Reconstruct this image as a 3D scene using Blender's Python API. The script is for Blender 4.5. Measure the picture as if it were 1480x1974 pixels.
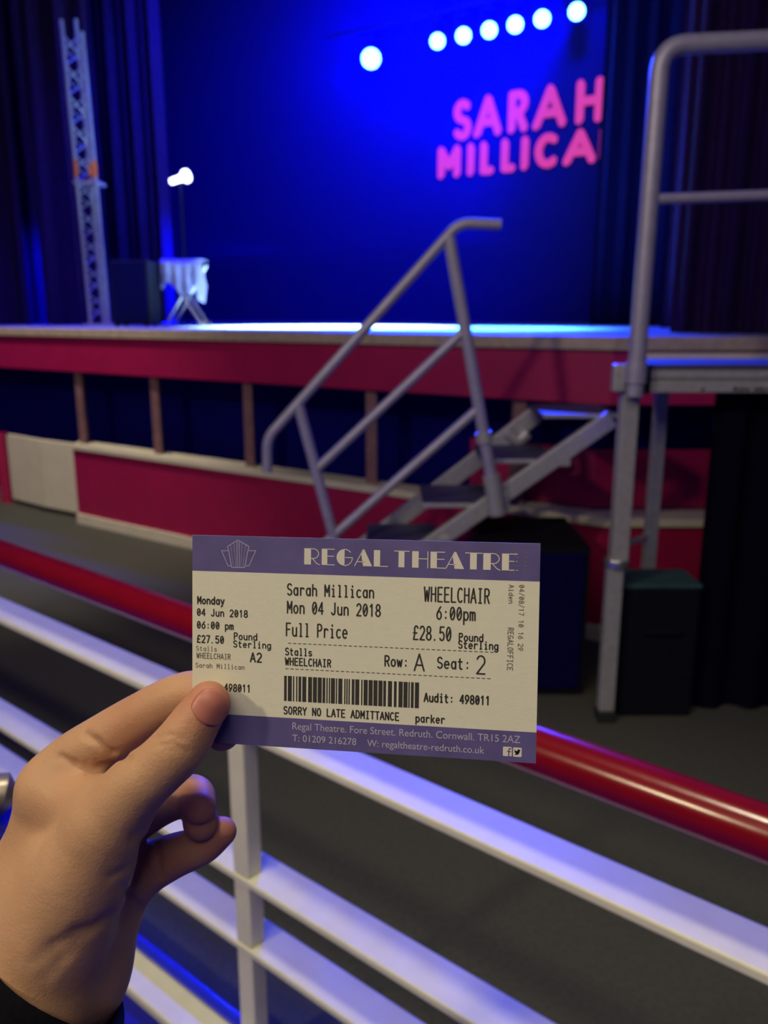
import bpy, math, random
import numpy as np
from mathutils import Vector, Matrix

for o in list(bpy.data.objects):
    bpy.data.objects.remove(o)
scene = bpy.context.scene
col = scene.collection
R = math.radians

# ------------------------------------------------------------------ camera
cd = bpy.data.cameras.new('camera'); cam = bpy.data.objects.new('camera', cd); col.objects.link(cam)
cam.location = (0, 0, 1.2); cam.rotation_euler = (R(90 - 13.4), 0, 0)
cd.sensor_fit = 'VERTICAL'; cd.sensor_height = 36.0; cd.lens = 29.143
cd.clip_start = 0.01; cd.clip_end = 100
cd.dof.use_dof = True; cd.dof.focus_distance = 0.296; cd.dof.aperture_fstop = 13.0
scene.camera = cam

# ------------------------------------------------------------------ world, exposure, house lights
w = bpy.data.worlds.new('World'); scene.world = w; w.use_nodes = True
w.node_tree.nodes['Background'].inputs[0].default_value = (0.10, 0.08, 0.9, 1)
w.node_tree.nodes['Background'].inputs[1].default_value = 0.085
scene.view_settings.view_transform = 'Standard'; scene.view_settings.look = 'None'
scene.view_settings.exposure = 0.0; scene.view_settings.gamma = 1.0
scene.view_settings.use_curve_mapping = False

def lamp(name, kind, loc, target, energy, color, **kw):
    d = bpy.data.lights.new(name, kind); d.energy = energy; d.color = color
    for k, v in kw.items(): setattr(d, k, v)
    o = bpy.data.objects.new(name, d); col.objects.link(o); o.location = loc
    o.rotation_euler = (Vector(target) - Vector(loc)).to_track_quat('-Z', 'Y').to_euler()
    return o
# warm house lights high over the auditorium: a soft one behind the seat, one to the left, one above the barrier
lamp('house_light', 'AREA', (-0.6, -1.6, 3.6), (0, 0.6, 0.9), 44, (1.0, 0.86, 0.56), shape='RECTANGLE', size=2.6, size_y=1.6)
lamp('house_downlight', 'SPOT', (-2.6, -1.1, 3.0), (-0.1, 1.2, 0.9), 170, (1.0, 0.84, 0.52), spot_size=R(125), spot_blend=0.5, shadow_soft_size=0.14)
lamp('house_downlight', 'SPOT', (-0.43, 0.56, 4.2), (0.0, 0.9, 0.7), 195, (1.0, 0.90, 0.66), spot_size=R(46), spot_blend=0.9, shadow_soft_size=0.22)
lamp('aisle_downlight', 'SPOT', (-2.35, 3.5, 4.3), (-2.1, 4.6, 0.1), 430, (1.0, 0.86, 0.62), spot_size=R(52), spot_blend=0.8, shadow_soft_size=0.12)
# unseen added spots: blue on backdrop, floor and wings, cool white on the boards
BLUE = (0.0, 0.0, 1.0)
lamp('backdrop_fill', 'SPOT', (0.2, 7.0, 4.5), (0.15, 8.9, 3.7), 700, BLUE, spot_size=R(80), spot_blend=1.0, shadow_soft_size=0.2)
lamp('backdrop_fill', 'SPOT', (1.2, 6.4, 4.4), (1.3, 8.05, 3.7), 500, BLUE, spot_size=R(75), spot_blend=1.0, shadow_soft_size=0.2)
lamp('backdrop_fill', 'SPOT', (-0.6, 5.6, 4.6), (-0.5, 9.3, 2.3), 1900, BLUE, spot_size=R(88), spot_blend=0.9, shadow_soft_size=0.3)
lamp('stage_fill', 'SPOT', (-0.35, 6.5, 4.6), (-0.36, 5.5, 1.12), 34000, (0.42, 0.72, 1.0), spot_size=R(29), spot_blend=0.7, shadow_soft_size=0.15)
lamp('stage_fill', 'SPOT', (0.45, 5.7, 4.6), (0.45, 4.9, 1.12), 15000, (0.10, 0.60, 1.0), spot_size=R(30), spot_blend=0.9, shadow_soft_size=0.15)
lamp('floor_fill', 'SPOT', (-1.2, 6.0, 4.6), (-1.2, 5.6, 1.12), 1200, BLUE, spot_size=R(48), spot_blend=0.8, shadow_soft_size=0.2)
lamp('wing_fill', 'SPOT', (-0.7, 7.2, 1.6), (-2.1, 7.6, 1.5), 900, BLUE, spot_size=R(55), spot_blend=0.9, shadow_soft_size=0.1)
lamp('wing_fill', 'SPOT', (-2.7, 7.2, 1.9), (-3.2, 8.1, 1.3), 220, BLUE, spot_size=R(80), spot_blend=0.9, shadow_soft_size=0.1)
lamp('floor_fill', 'SPOT', (-2.3, 5.9, 4.2), (-2.3, 5.8, 1.12), 700, BLUE, spot_size=R(46), spot_blend=0.8, shadow_soft_size=0.2)
lamp('wing_fill', 'SPOT', (1.3, 5.3, 2.6), (1.75, 4.9, 1.4), 40, BLUE, spot_size=R(70), spot_blend=0.9, shadow_soft_size=0.1)

# ------------------------------------------------------------------ materials
def mat(name, color, rough=0.6, metal=0.0, var=0.12, scale=20.0, bump=0.0, bscale=60.0, emit=None, estr=0.0, spec=0.5, detail=4.0):
    m = bpy.data.materials.new(name); m.use_nodes = True
    nt = m.node_tree; b = nt.nodes['Principled BSDF']
    b.inputs['Roughness'].default_value = rough; b.inputs['Metallic'].default_value = metal
    b.inputs['Specular IOR Level'].default_value = spec
    tc = nt.nodes.new('ShaderNodeTexCoord')
    n = nt.nodes.new('ShaderNodeTexNoise'); n.inputs['Scale'].default_value = scale; n.inputs['Detail'].default_value = detail
    nt.links.new(tc.outputs['Object'], n.inputs['Vector'])
    r = nt.nodes.new('ShaderNodeValToRGB')
    r.color_ramp.elements[0].position = 0.3; r.color_ramp.elements[1].position = 0.7
    r.color_ramp.elements[0].color = (*[c * (1 - var) for c in color], 1)
    r.color_ramp.elements[1].color = (*[min(1, c * (1 + var)) for c in color], 1)
    nt.links.new(n.outputs['Fac'], r.inputs['Fac']); nt.links.new(r.outputs['Color'], b.inputs['Base Color'])
    if bump:
        n2 = nt.nodes.new('ShaderNodeTexNoise'); n2.inputs['Scale'].default_value = bscale; n2.inputs['Detail'].default_value = 5
        nt.links.new(tc.outputs['Object'], n2.inputs['Vector'])
        bp = nt.nodes.new('ShaderNodeBump'); bp.inputs['Strength'].default_value = bump; bp.inputs['Distance'].default_value = 0.002
        nt.links.new(n2.outputs['Fac'], bp.inputs['Height']); nt.links.new(bp.outputs['Normal'], b.inputs['Normal'])
    if emit:
        b.inputs['Emission Color'].default_value = (*emit, 1); b.inputs['Emission Strength'].default_value = estr
    return m
M = {}
M['floor'] = mat('grey_vinyl', (0.066, 0.068, 0.062), 0.8, var=0.18, scale=90)
M['carpet'] = mat('blue_carpet', (0.004, 0.004, 0.30), 0.95, var=0.3, scale=300, bump=0.4, bscale=500)
M['boards'] = mat('stage_boards', (0.25, 0.25, 0.26), 0.38, var=0.1, scale=12)
M['lip'] = mat('bare_timber_edge', (0.42, 0.34, 0.27), 0.6, var=0.15, scale=25)
M['red'] = mat('red_paint', (0.36, 0.004, 0.075), 0.5, var=0.08, scale=8)
M['white'] = mat('cream_paint', (0.68, 0.63, 0.53), 0.55, var=0.05, scale=10)
M['post'] = mat('brown_timber', (0.20, 0.10, 0.12), 0.6, var=0.2, scale=30)
M['black_cloth'] = mat('black_cloth', (0.002, 0.002, 0.055), 0.95, spec=0.08, var=0.2, scale=60)  # black cloth, with the blue of the stage haze mixed into its colour
M['backdrop'] = mat('backdrop_cloth', (0.008, 0.008, 0.11), 0.95, spec=0.05, var=0.05, scale=6)
M['curtain'] = mat('dark_velvet', (0.020, 0.007, 0.070), 0.9, spec=0.1, var=0.2, scale=40)
M['wall'] = mat('grey_wall_paint', (0.14, 0.15, 0.17), 0.8, var=0.08, scale=10)
M['alu'] = mat('brushed_aluminium', (0.44, 0.44, 0.48), 0.45, metal=0.35, var=0.1, scale=50)
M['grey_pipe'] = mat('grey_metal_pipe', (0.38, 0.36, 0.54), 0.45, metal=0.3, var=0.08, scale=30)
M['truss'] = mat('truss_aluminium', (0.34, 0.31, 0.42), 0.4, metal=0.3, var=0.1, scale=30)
M['orange'] = mat('orange_glow_tint', (0.85, 0.16, 0.02), 0.6, var=0.1)  # orange glow on the tower, put into the colour of its bands
M['dark'] = mat('black_plastic', (0.005, 0.005, 0.012), 0.7, spec=0.15, var=0.2, scale=60)
M['rubber'] = mat('black_rubber', (0.015, 0.015, 0.015), 0.8, var=0.2)
M['dull_metal'] = mat('dull_bronze_metal', (0.33, 0.28, 0.23), 0.38, metal=0.6, var=0.1)
M['skirt'] = mat('black_skirt_cloth', (0.002, 0.002, 0.012), 0.95, spec=0.08, var=0.2, scale=60)
M['hazed_cloth'] = mat('hazed_cloth', (0.003, 0.003, 0.17), 0.95, var=0.2, scale=60, spec=0.05)  # black cloth too; stronger blue from flare and haze is in the colour
M['chrome'] = mat('chrome', (0.7, 0.68, 0.62), 0.2, metal=0.9, var=0.05)
M['tread'] = mat('dark_tread_board', (0.055, 0.055, 0.13), 0.6, var=0.15, scale=60)
M['rail_red'] = mat('glossy_red_paint', (0.20, 0.003, 0.008), 0.2, var=0.06, scale=30, bump=0.05, bscale=40)
M['rail_white'] = mat('cream_gloss_paint', (0.76, 0.74, 0.56), 0.45, var=0.04, scale=30, bump=0.08, bscale=60)
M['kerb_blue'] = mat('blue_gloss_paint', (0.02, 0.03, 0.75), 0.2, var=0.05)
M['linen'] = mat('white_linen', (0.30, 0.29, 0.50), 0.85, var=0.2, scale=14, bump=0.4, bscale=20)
M['lens'] = mat('lit_lamp_lens', (0.6, 0.8, 1.0), 0.3, emit=(0.11, 0.42, 1.0), estr=12.0)
M['flood'] = mat('lit_flood_lens', (1, 1, 1), 0.3, emit=(0.85, 0.92, 1.0), estr=5.0)
M['pink'] = mat('projected_pink_glow', (0.1, 0.01, 0.04), 0.6, emit=(0.74, 0.05, 0.33), estr=0.85)  # projected light, drawn as letters that glow by themselves
M['teal'] = mat('teal_felt_top', (0.02, 0.07, 0.09), 0.8, var=0.2)
# ticket
M['paper'] = mat('cream_ticket_card', (0.74, 0.73, 0.60), 0.55, var=0.02, scale=300, bump=0.03, bscale=900)
M['band'] = mat('violet_printed_band', (0.115, 0.095, 0.27), 0.5, var=0.14, scale=70)
M['ink'] = mat('black_thermal_ink', (0.035, 0.033, 0.03), 0.6, var=0.3, scale=1500)
M['faint'] = mat('faded_thermal_ink', (0.16, 0.15, 0.13), 0.6, var=0.4, scale=1500)
M['heading'] = mat('cream_heading_print', (0.72, 0.69, 0.60), 0.55, var=0.03)
M['pale_line'] = mat('pale_violet_line', (0.36, 0.33, 0.50), 0.55, var=0.1, scale=600)
M['footer'] = mat('pale_footer_print', (0.46, 0.43, 0.55), 0.55, var=0.1, scale=900)
M['sleeve'] = mat('black_knit_sleeve', (0.0035, 0.0035, 0.006), 0.95, var=0.2, scale=400, bump=0.15, bscale=500, spec=0.1)

def skin_material():
    m = bpy.data.materials.new('skin'); m.use_nodes = True
    nt = m.node_tree; b = nt.nodes['Principled BSDF']
    tc = nt.nodes.new('ShaderNodeTexCoord')
    n = nt.nodes.new('ShaderNodeTexNoise'); n.inputs['Scale'].default_value = 45; n.inputs['Detail'].default_value = 6
    nt.links.new(tc.outputs['Object'], n.inputs['Vector'])
    r = nt.nodes.new('ShaderNodeValToRGB'); r.color_ramp.elements[0].position = 0.3; r.color_ramp.elements[1].position = 0.7
    r.color_ramp.elements[0].color = (0.46, 0.255, 0.145, 1); r.color_ramp.elements[1].color = (0.52, 0.305, 0.175, 1)
    nt.links.new(n.outputs['Fac'], r.inputs['Fac'])
    at = nt.nodes.new('ShaderNodeAttribute'); at.attribute_name = 'flush'
    mx = nt.nodes.new('ShaderNodeMix'); mx.data_type = 'RGBA'
    nt.links.new(at.outputs['Fac'], mx.inputs[0]); nt.links.new(r.outputs['Color'], mx.inputs[6])
    mx.inputs[7].default_value = (0.45, 0.135, 0.10, 1)
    nt.links.new(mx.outputs[2], b.inputs['Base Color'])
    b.inputs['Roughness'].default_value = 0.55; b.inputs['Specular IOR Level'].default_value = 0.35
    b.inputs['Subsurface Weight'].default_value = 0.12; b.inputs['Subsurface Radius'].default_value = (1.0, 0.35, 0.2)
    b.inputs['Subsurface Scale'].default_value = 0.004
    v = nt.nodes.new('ShaderNodeTexVoronoi'); v.inputs['Scale'].default_value = 900
    nt.links.new(tc.outputs['Object'], v.inputs['Vector'])
    n3 = nt.nodes.new('ShaderNodeTexNoise'); n3.inputs['Scale'].default_value = 180; n3.inputs['Detail'].default_value = 5
    nt.links.new(tc.outputs['Object'], n3.inputs['Vector'])
    ad = nt.nodes.new('ShaderNodeMath'); ad.operation = 'MULTIPLY_ADD'; ad.inputs[1].default_value = 0.25
    nt.links.new(v.outputs['Distance'], ad.inputs[0]); nt.links.new(n3.outputs['Fac'], ad.inputs[2])
    bp = nt.nodes.new('ShaderNodeBump'); bp.inputs['Strength'].default_value = 0.35; bp.inputs['Distance'].default_value = 0.0008
    nt.links.new(ad.outputs[0], bp.inputs['Height']); nt.links.new(bp.outputs['Normal'], b.inputs['Normal'])
    return m
M['skin'] = skin_material()
M['nail'] = mat('finger_nail', (0.47, 0.165, 0.125), 0.4, var=0.06, scale=90)

# ------------------------------------------------------------------ builders
class MB:
    def __init__(s): s.v = []; s.f = []; s.mi = []
    def add(s, vs, fs, mi=0):
        n = len(s.v); s.v += [tuple(p) for p in vs]; s.f += [tuple(i + n for i in q) for q in fs]; s.mi += [mi] * len(fs)
    def hexa(s, p, mi=0):   # 8 corners: bottom ring then top ring
        s.add(p, [(3, 2, 1, 0), (4, 5, 6, 7), (0, 1, 5, 4), (1, 2, 6, 5), (2, 3, 7, 6), (3, 0, 4, 7)], mi)
    def box(s, x0, x1, y0, y1, z0, z1, mi=0):
        s.hexa([(x0, y0, z0), (x1, y0, z0), (x1, y1, z0), (x0, y1, z0), (x0, y0, z1), (x1, y0, z1), (x1, y1, z1), (x0, y1, z1)], mi)
    def beam(s, a, b, wx, wz, side, mi=0):   # rectangular bar a->b; side = width direction
        a = Vector(a); b = Vector(b); d = (b - a).normalized(); sd = Vector(side); sd = (sd - d * sd.dot(d)).normalized()
        up = d.cross(sd)
        q = [(-1, -1), (1, -1), (1, 1), (-1, 1)]
        s.hexa([a + sd * (i * wx / 2) + up * (j * wz / 2) for i, j in q] + [b + sd * (i * wx / 2) + up * (j * wz / 2) for i, j in q], mi)
    def tube(s, pts, r, n=14, bend=0.0, mi=0):
        P = [Vector(p) for p in pts]
        if bend:
            Q = [P[0]]
            for i in range(1, len(P) - 1):
                a, b, c = P[i - 1], P[i], P[i + 1]
                u = b + (a - b).normalized() * bend; v = b + (c - b).normalized() * bend
                for k in range(9):
                    t = k / 8; Q.append(u * (1 - t) ** 2 + b * 2 * t * (1 - t) + v * t * t)
            P = Q + [P[-1]]
        vs = []; ref = None
        for i, p in enumerate(P):
            d = (P[min(i + 1, len(P) - 1)] - P[max(i - 1, 0)]).normalized()
            if ref is None: ref = d.orthogonal().normalized()
            ref = (ref - d * ref.dot(d)).normalized(); o = d.cross(ref)
            rr = r[i] if isinstance(r, (list, tuple)) else r
            vs += [p + (ref * math.cos(a) + o * math.sin(a)) * rr for a in [2 * math.pi * k / n for k in range(n)]]
        fs = []
        for i in range(len(P) - 1):
            for k in range(n):
                fs.append((i * n + k, i * n + (k + 1) % n, (i + 1) * n + (k + 1) % n, (i + 1) * n + k))
        fs.append(tuple(range(n - 1, -1, -1))); fs.append(tuple((len(P) - 1) * n + k for k in range(n)))
        s.add(vs, fs, mi)
    def prism(s, poly, z0, z1, mi=0):
        n = len(poly)
        s.add([(x, y, z0) for x, y in poly] + [(x, y, z1) for x, y in poly],
              [tuple(range(n - 1, -1, -1)), tuple(range(n, 2 * n))] + [(i, (i + 1) % n, n + (i + 1) % n, n + i) for i in range(n)], mi)
    def build(s, name, mats, parent=None, bevel=0.0, smooth=False, origin=None):
        me = bpy.data.meshes.new(name)
        vs = s.v if origin is None else [tuple(Vector(p) - Vector(origin)) for p in s.v]
        me.from_pydata(vs, [], s.f); me.validate()
        for m in (mats if isinstance(mats, (list, tuple)) else [mats]): me.materials.append(m)
        if len(s.mi) == len(me.polygons): me.polygons.foreach_set('material_index', s.mi)
        me.update()
        o = bpy.data.objects.new(name, me); col.objects.link(o)
        if origin is not None: o.location = origin
        if parent: o.parent = parent
        if smooth:
            me.polygons.foreach_set('use_smooth', [True] * len(me.polygons))
            es = o.modifiers.new('edges', 'EDGE_SPLIT'); es.split_angle = R(40)
        if bevel:
            bv = o.modifiers.new('bevel', 'BEVEL'); bv.width = bevel; bv.segments = 2; bv.limit_method = 'ANGLE'
        return o
def tag(o, label, cat, group=None, kind=None):
    o['label'] = label; o['category'] = cat
    if group: o['group'] = group
    if kind: o['kind'] = kind
    return o
def structure(o, label=None):
    o['kind'] = 'structure'
    if label: o['label'] = label
    return o
def empty(name, loc=(0, 0, 0), label=None, cat=None, group=None, rot=(0, 0, 0)):
    o = bpy.data.objects.new(name, None); col.objects.link(o); o.location = loc; o.rotation_euler = rot
    o.empty_display_size = 0.05
    if label: tag(o, label, cat, group)
    return o
def part(mb, name, m, root, **kw):
    """part given in world coordinates, re-expressed relative to its thing's empty"""
    l = Vector(root.location)
    mb.v = [tuple(Vector(p) - l) for p in mb.v]
    return mb.build(name, m, root, **kw)

# ------------------------------------------------------------------ measured data
HAND = {
    'thumb': [(1.59, 1.72, 7.5, 7.56), (-2.72, -4.79, 8.0, 8.65), (-8.79, -13.98, 8.0, 9.93), (-16.7, -21.96, 6.0, 10.19), (-25.56, -29.81, 3.0, 11.41), (-38.57, -46.11, -4.0, 14.17)],
    'thenar': [(-38.57, -46.11, -4.0, 14.17), (-48.39, -63.99, -10.0, 17.96), (-60.28, -87.44, -18.0, 21.03), (-72.39, -112.26, -23.0, 24.81), (-80.6, -144.04, -10.0, 27.33)],
    'index_palm': [(-68.29, -40.71, -28.0, 12.8), (-71.58, -62.15, -30.0, 15.79), (-79.72, -88.5, -33.0, 22.01), (-89.31, -118.51, -38.0, 27.66)],
    'web': [(-64.65, -41.42, -24.0, 11.83), (-50.55, -41.68, -16.0, 10.94), (-37.31, -39.16, -6.0, 10.6)],
    'heel': [(-42.37, -82.61, -41.0, 11.16), (-54.18, -103.0, -41.0, 16.1), (-62.76, -122.32, -41.0, 21.04), (-75.23, -138.88, -40.0, 23.11), (-85.23, -150.88, -20.0, 28.21)],
    'palm': [(-66.49, -46.92, -34.0, 10.51), (-53.14, -61.07, -38.0, 11.06), (-41.3, -79.39, -41.0, 11.16)],
    'index': [(-68.29, -40.71, -28.0, 12.39), (-61.27, -30.59, -28.0, 10.94), (-45.06, -19.79, -24.0, 10.4), (-29.44, -9.54, -18.0, 9.41), (-14.33, -0.79, -12.0, 8.65), (-4.63, 0.85, -9.0, 8.17), (0.92, -7.98, -8.5, 7.77), (3.25, -13.03, -8.5, 6.99)],
    'middle': [(-43.57, -61.07, -38.0, 8.94), (-27.61, -51.07, -38.0, 8.09), (-14.38, -45.92, -36.0, 8.04), (-9.19, -47.43, -26.0, 6.57)],
    'ring': [(-14.07, -51.46, -44.0, 6.93), (-9.68, -55.46, -31.0, 7.09)],
    'pinky': [(-40.53, -81.55, -42.0, 10.76), (-23.44, -72.75, -40.0, 8.99), (-10.59, -67.45, -38.0, 7.45), (-2.12, -60.93, -36.0, 5.92)],
}
CREASE = [
    ((-51.07, -15.9, -16.34), (-45.0, -18.02, -13.18), 1.16, 1.70),
    ((-45.0, -18.02, -13.18), (-39.61, -22.65, -14.21), 1.16, 1.70),
    ((-39.61, -22.65, -14.21), (-26.02, -17.62, 10.01), 1.16, 1.70),
    ((-60.85, -24.98, -17.41), (-54.46, -27.3, -15.82), 1.16, 1.40),
    ((-54.46, -27.3, -15.82), (-48.36, -29.99, -14.88), 1.16, 1.40),
    ((-48.36, -29.99, -14.88), (-49.76, -26.6, -15.46), 0.97, 0.80),
    ((-46.99, -29.78, -15.49), (-46.11, -25.74, -15.24), 0.97, 0.70),
    ((-48.36, -29.99, -14.88), (-43.98, -28.31, -17.17), 1.36, 1.20),
    ((-43.98, -28.31, -17.17), (-41.15, -28.04, -18.92), 1.36, 1.20),
    ((-15.47, -9.44, 13.84), (-10.34, -7.36, 16.22), 0.68, 0.45),
    ((-10.34, -7.36, 16.22), (-5.21, -8.45, 17.46), 0.68, 0.45),
    ((-13.76, -11.14, 16.15), (-8.57, -10.03, 17.57), 0.68, 0.50),
    ((-8.57, -10.03, 17.57), (-3.54, -13.22, 17.0), 0.68, 0.50),
    ((-11.63, -12.56, 17.41), (-7.6, -12.25, 17.88), 0.68, 0.35),
    ((-7.6, -12.25, 17.88), (-5.23, -14.53, 17.39), 0.68, 0.35),
    ((-32.21, -68.1, -2.65), (-37.37, -83.04, -27.53), 1.16, 1.60),
    ((-37.37, -83.04, -27.53), (-35.06, -89.74, -32.96), 1.16, 1.60),
    ((-28.76, -65.89, -36.75), (-26.74, -70.74, -31.64), 1.16, 1.10),
    ((-26.74, -70.74, -31.64), (-26.3, -77.39, -31.57), 1.16, 1.10),
    ((-19.79, -40.04, 6.21), (-23.63, -46.26, 4.47), 2.52, 1.30),
    ((-23.63, -46.26, 4.47), (-35.0, -70.57, -32.75), 2.52, 1.30),
    ((-35.0, -70.57, -32.75), (-35.3, -76.5, -29.55), 2.52, 1.30),
    ((-35.87, -92.89, -34.28), (-38.38, -80.68, -3.44), 3.10, 0.90),
    ((-38.38, -80.68, -3.44), (-46.82, -83.18, 2.17), 3.10, 0.90),
    ((-46.82, -83.18, 2.17), (-54.43, -87.69, 2.87), 3.10, 0.90),
    ((-54.43, -87.69, 2.87), (-60.75, -92.38, 2.52), 3.10, 0.90),
    ((-43.92, -84.4, -0.21), (-52.97, -93.29, 0.84), 2.72, 0.60),
    ((-52.97, -93.29, 0.84), (-58.64, -98.96, 0.8), 2.72, 0.60),
    ((-27.63, -58.52, -3.9), (-33.93, -61.61, 4.28), 1.94, 0.50),
]
GRIP = (-0.06388, 0.27770, 1.06254)
TICKET_ORIGIN = (-0.07020, 0.27610, 1.04780)
TICKET_AXES = ((0.98828, -0.15179, 0.01615), (0.01178, 0.18130, 0.98336), (-0.15220, -0.97164, 0.18096))
TICKET_SIZE = (123.85, 75.87)
PRINT = [  # text, u, v, run, cap height (mm), ink weight, turned
    ('Sarah Millican', 35.27, 55.28, 31.88, 3.99, 1.00, 0),
    ('Mon 04 Jun 2018', 35.31, 48.81, 34.22, 4.18, 1.00, 0),
    ('Full Price', 34.88, 40.58, 22.87, 4.56, 1.00, 0),
    ('WHEELCHAIR', 84.34, 54.82, 23.00, 4.94, 1.00, 0),
    ('6:00pm', 88.68, 48.66, 13.90, 4.37, 1.00, 0),
    ('£28.50', 80.63, 41.24, 13.76, 4.75, 1.00, 0),
    ('Pound', 96.62, 41.46, 8.75, 2.57, 1.00, 0),
    ('Sterling', 96.49, 38.86, 14.07, 2.57, 1.00, 0),
    ('Stalls', 34.73, 33.66, 10.19, 2.47, 1.00, 0),
    ('WHEELCHAIR', 34.75, 30.04, 17.09, 2.57, 1.00, 0),
    ('Row:', 70.66, 31.38, 8.91, 3.61, 1.00, 0),
    ('A', 80.96, 30.26, 4.56, 5.89, 1.10, 0),
    ('Seat:', 89.21, 31.53, 11.88, 3.80, 1.00, 0),
    ('2', 102.45, 30.22, 4.28, 6.27, 1.10, 0),
    ('Audit: 498011', 84.85, 19.51, 23.14, 2.95, 1.00, 0),
    ('SORRY NO LATE ADMITTANCE', 34.27, 12.21, 42.16, 2.66, 1.00, 0),
    ('parker', 81.94, 12.10, 10.65, 2.66, 1.00, 0),
    ('Monday', 1.82, 50.94, 10.50, 2.57, 1.30, 0),
    ('04 Jun 2018', 1.62, 46.61, 19.47, 2.47, 1.00, 0),
    ('06:00 pm', 1.63, 41.96, 14.13, 2.47, 1.00, 0),
    ('£27.50', 1.63, 36.76, 10.53, 2.57, 1.00, 0),
    ('Pound', 15.57, 38.42, 9.13, 2.38, 1.00, 0),
    ('Sterling', 15.39, 35.65, 14.44, 2.28, 1.00, 0),
    ('Stalls', 1.33, 33.74, 8.19, 1.62, 0.50, 0),
    ('WHEELCHAIR', 1.53, 31.01, 13.09, 1.90, 0.70, 0),
    ('A2', 21.73, 30.58, 4.75, 3.23, 1.00, 0),
    ('Sarah Millican', 1.13, 27.55, 18.76, 1.62, 0.65, 0),
    ('498011', 12.00, 19.42, 10.26, 2.57, 1.00, 0),
    ('04/08/17 10 16 29', 117.06, 61.56, 22.96, 1.62, 0.65, 1),
    ('Aiden', 113.56, 61.44, 6.70, 1.62, 0.65, 1),
    ('REGALOFFICE', 113.50, 46.68, 15.10, 1.81, 0.65, 1),
]
DASH_ENDS = [(35.85, 38.07), (109.43, 37.77), (34.95, 28.83), (108.54, 28.51)]
BARCODE = [(34.58, 26.28), (83.85, 25.89), (83.70, 16.59), (34.44, 17.32)]
BANDS = [(-0.35, 62.99), (123.83, 62.76), (15.64, 10.95), (124.05, 10.65)]
LOGO = [(13.22, 72.03), (17.15, 74.41), (21.26, 72.24), (20.80, 70.34), (19.72, 64.63), (14.81, 64.48), (13.81, 70.15), (11.05, 70.46), (13.81, 70.53), (13.43, 65.08), (14.81, 65.05), (23.81, 70.80), (20.88, 70.72), (21.29, 65.32), (19.72, 65.19), (16.83, 74.13), (16.86, 64.65), (17.66, 74.15), (17.68, 64.68)]
HEADING = [('R', 41.43, 47.16), ('E', 47.80, 52.54), ('G', 53.18, 59.15), ('A', 59.78, 66.03), ('L', 66.46, 71.61), ('T', 74.09, 78.70), ('H', 79.93, 85.74), ('E', 86.35, 91.52), ('A', 91.82, 98.17), ('T', 98.77, 103.87), ('R', 104.47, 110.43), ('E', 110.84, 116.35)]
HEADING_V = (66.40, 72.15)
FOOTER = [
    ('Regal Theatre. Fore Street. Redruth. Cornwall. TR15 2AZ', 37.67, 6.75, 80.75, 2.57, 1.00, 0),
    ('T: 01209 216278', 37.70, 2.45, 23.33, 2.47, 1.00, 0),
    ('W: regaltheatre-redruth.co.uk', 64.96, 2.28, 41.20, 2.47, 1.00, 0),
]
ICONS = [(112.58, 1.94), (115.62, 5.23), (116.04, 1.89), (118.98, 5.17)]

# ------------------------------------------------------------------ the auditorium floor
DR = Vector((0.773, -0.634, 0)); NR = Vector((0.634, 0.773, 0)); RA = Vector((-0.760, 1.577, 0))   # rail line
def rail(s, o, z): return RA + DR * s + NR * o + Vector((0, 0, z))
b = MB(); b.box(-7, 5, -3, 12, -0.05, 0.0)
structure(b.build('floor', M['floor']), 'dark grey vinyl floor between the stage and the barrier')
b = MB(); q = [rail(-2.2, -0.081, 0), rail(2.4, -0.081, 0), rail(2.4, -2.2, 0), rail(-2.2, -2.2, 0)]
b.prism([(p.x, p.y) for p in q][::-1], 0.001, 0.040)
structure(b.build('floor_platform', M['carpet']), 'blue carpeted viewing bay on the near side of the barrier')

# ------------------------------------------------------------------ the stage
ZS, ZF, ZO, ZSILL = 1.125, 0.888, 0.886, 0.44
XB = 0.80
def yl(x, off=0.0):       # front line of the stage (off > 0 is further back)
    return (3.50 - 0.695 * x if x < XB else 2.944 + 0.0 * x) + off
def strip(x0, x1, z0, z1, o0, o1):     # board following the stage front line
    b = MB(); xs = [x0] + [x for x in (XB,) if x0 < x < x1] + [x1]
    for a, c in zip(xs[:-1], xs[1:]):
        ya, yc = (yl(a), yl(c)) if not (a >= XB) else (2.944, 2.944)
        b.hexa([(a, ya + o0, z0), (c, yc + o0, z0), (c, yc + o1, z0), (a, ya + o1, z0), (a, ya + o0, z1), (c, yc + o0, z1), (c, yc + o1, z1), (a, ya + o1, z1)])
    return b
stage = empty('stage', (0, 3.5, 0), 'raised theatre stage with a red fascia and a dark open front below', 'stage')
b = MB(); b.prism([(-4.2, yl(-4.2, 0.03)), (XB, yl(XB, 0.03)), (3.2, 2.974), (3.2, 7.65), (-4.2, 12.75)], 1.085, ZS - 0.001)
part(b, 'stage_floor', M['boards'], stage)
part(strip(-4.2, 3.0, 1.078, ZS, -0.025, 0.03), 'edge_board', M['lip'], stage, bevel=0.004)
part(strip(-4.2, 3.0, ZF, 1.078, 0.0, 0.03), 'fascia', M['red'], stage)
part(strip(0.86, 3.0, 1.035, 1.070, -0.03, -0.002), 'batten', M['white'], stage, bevel=0.004)
part(strip(-1.80, 3.0, 0.445, 0.475, -0.02, 0.14), 'sill', M['white'], stage, bevel=0.003)
part(strip(-1.80, 3.0, 0.062, 0.445, 0.0, 0.03), 'lower_panel', M['red'], stage)
part(strip(-1.81, 3.0, 0.0, 0.062, -0.015, 0.02), 'skirting', M['white'], stage, bevel=0.003)
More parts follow.
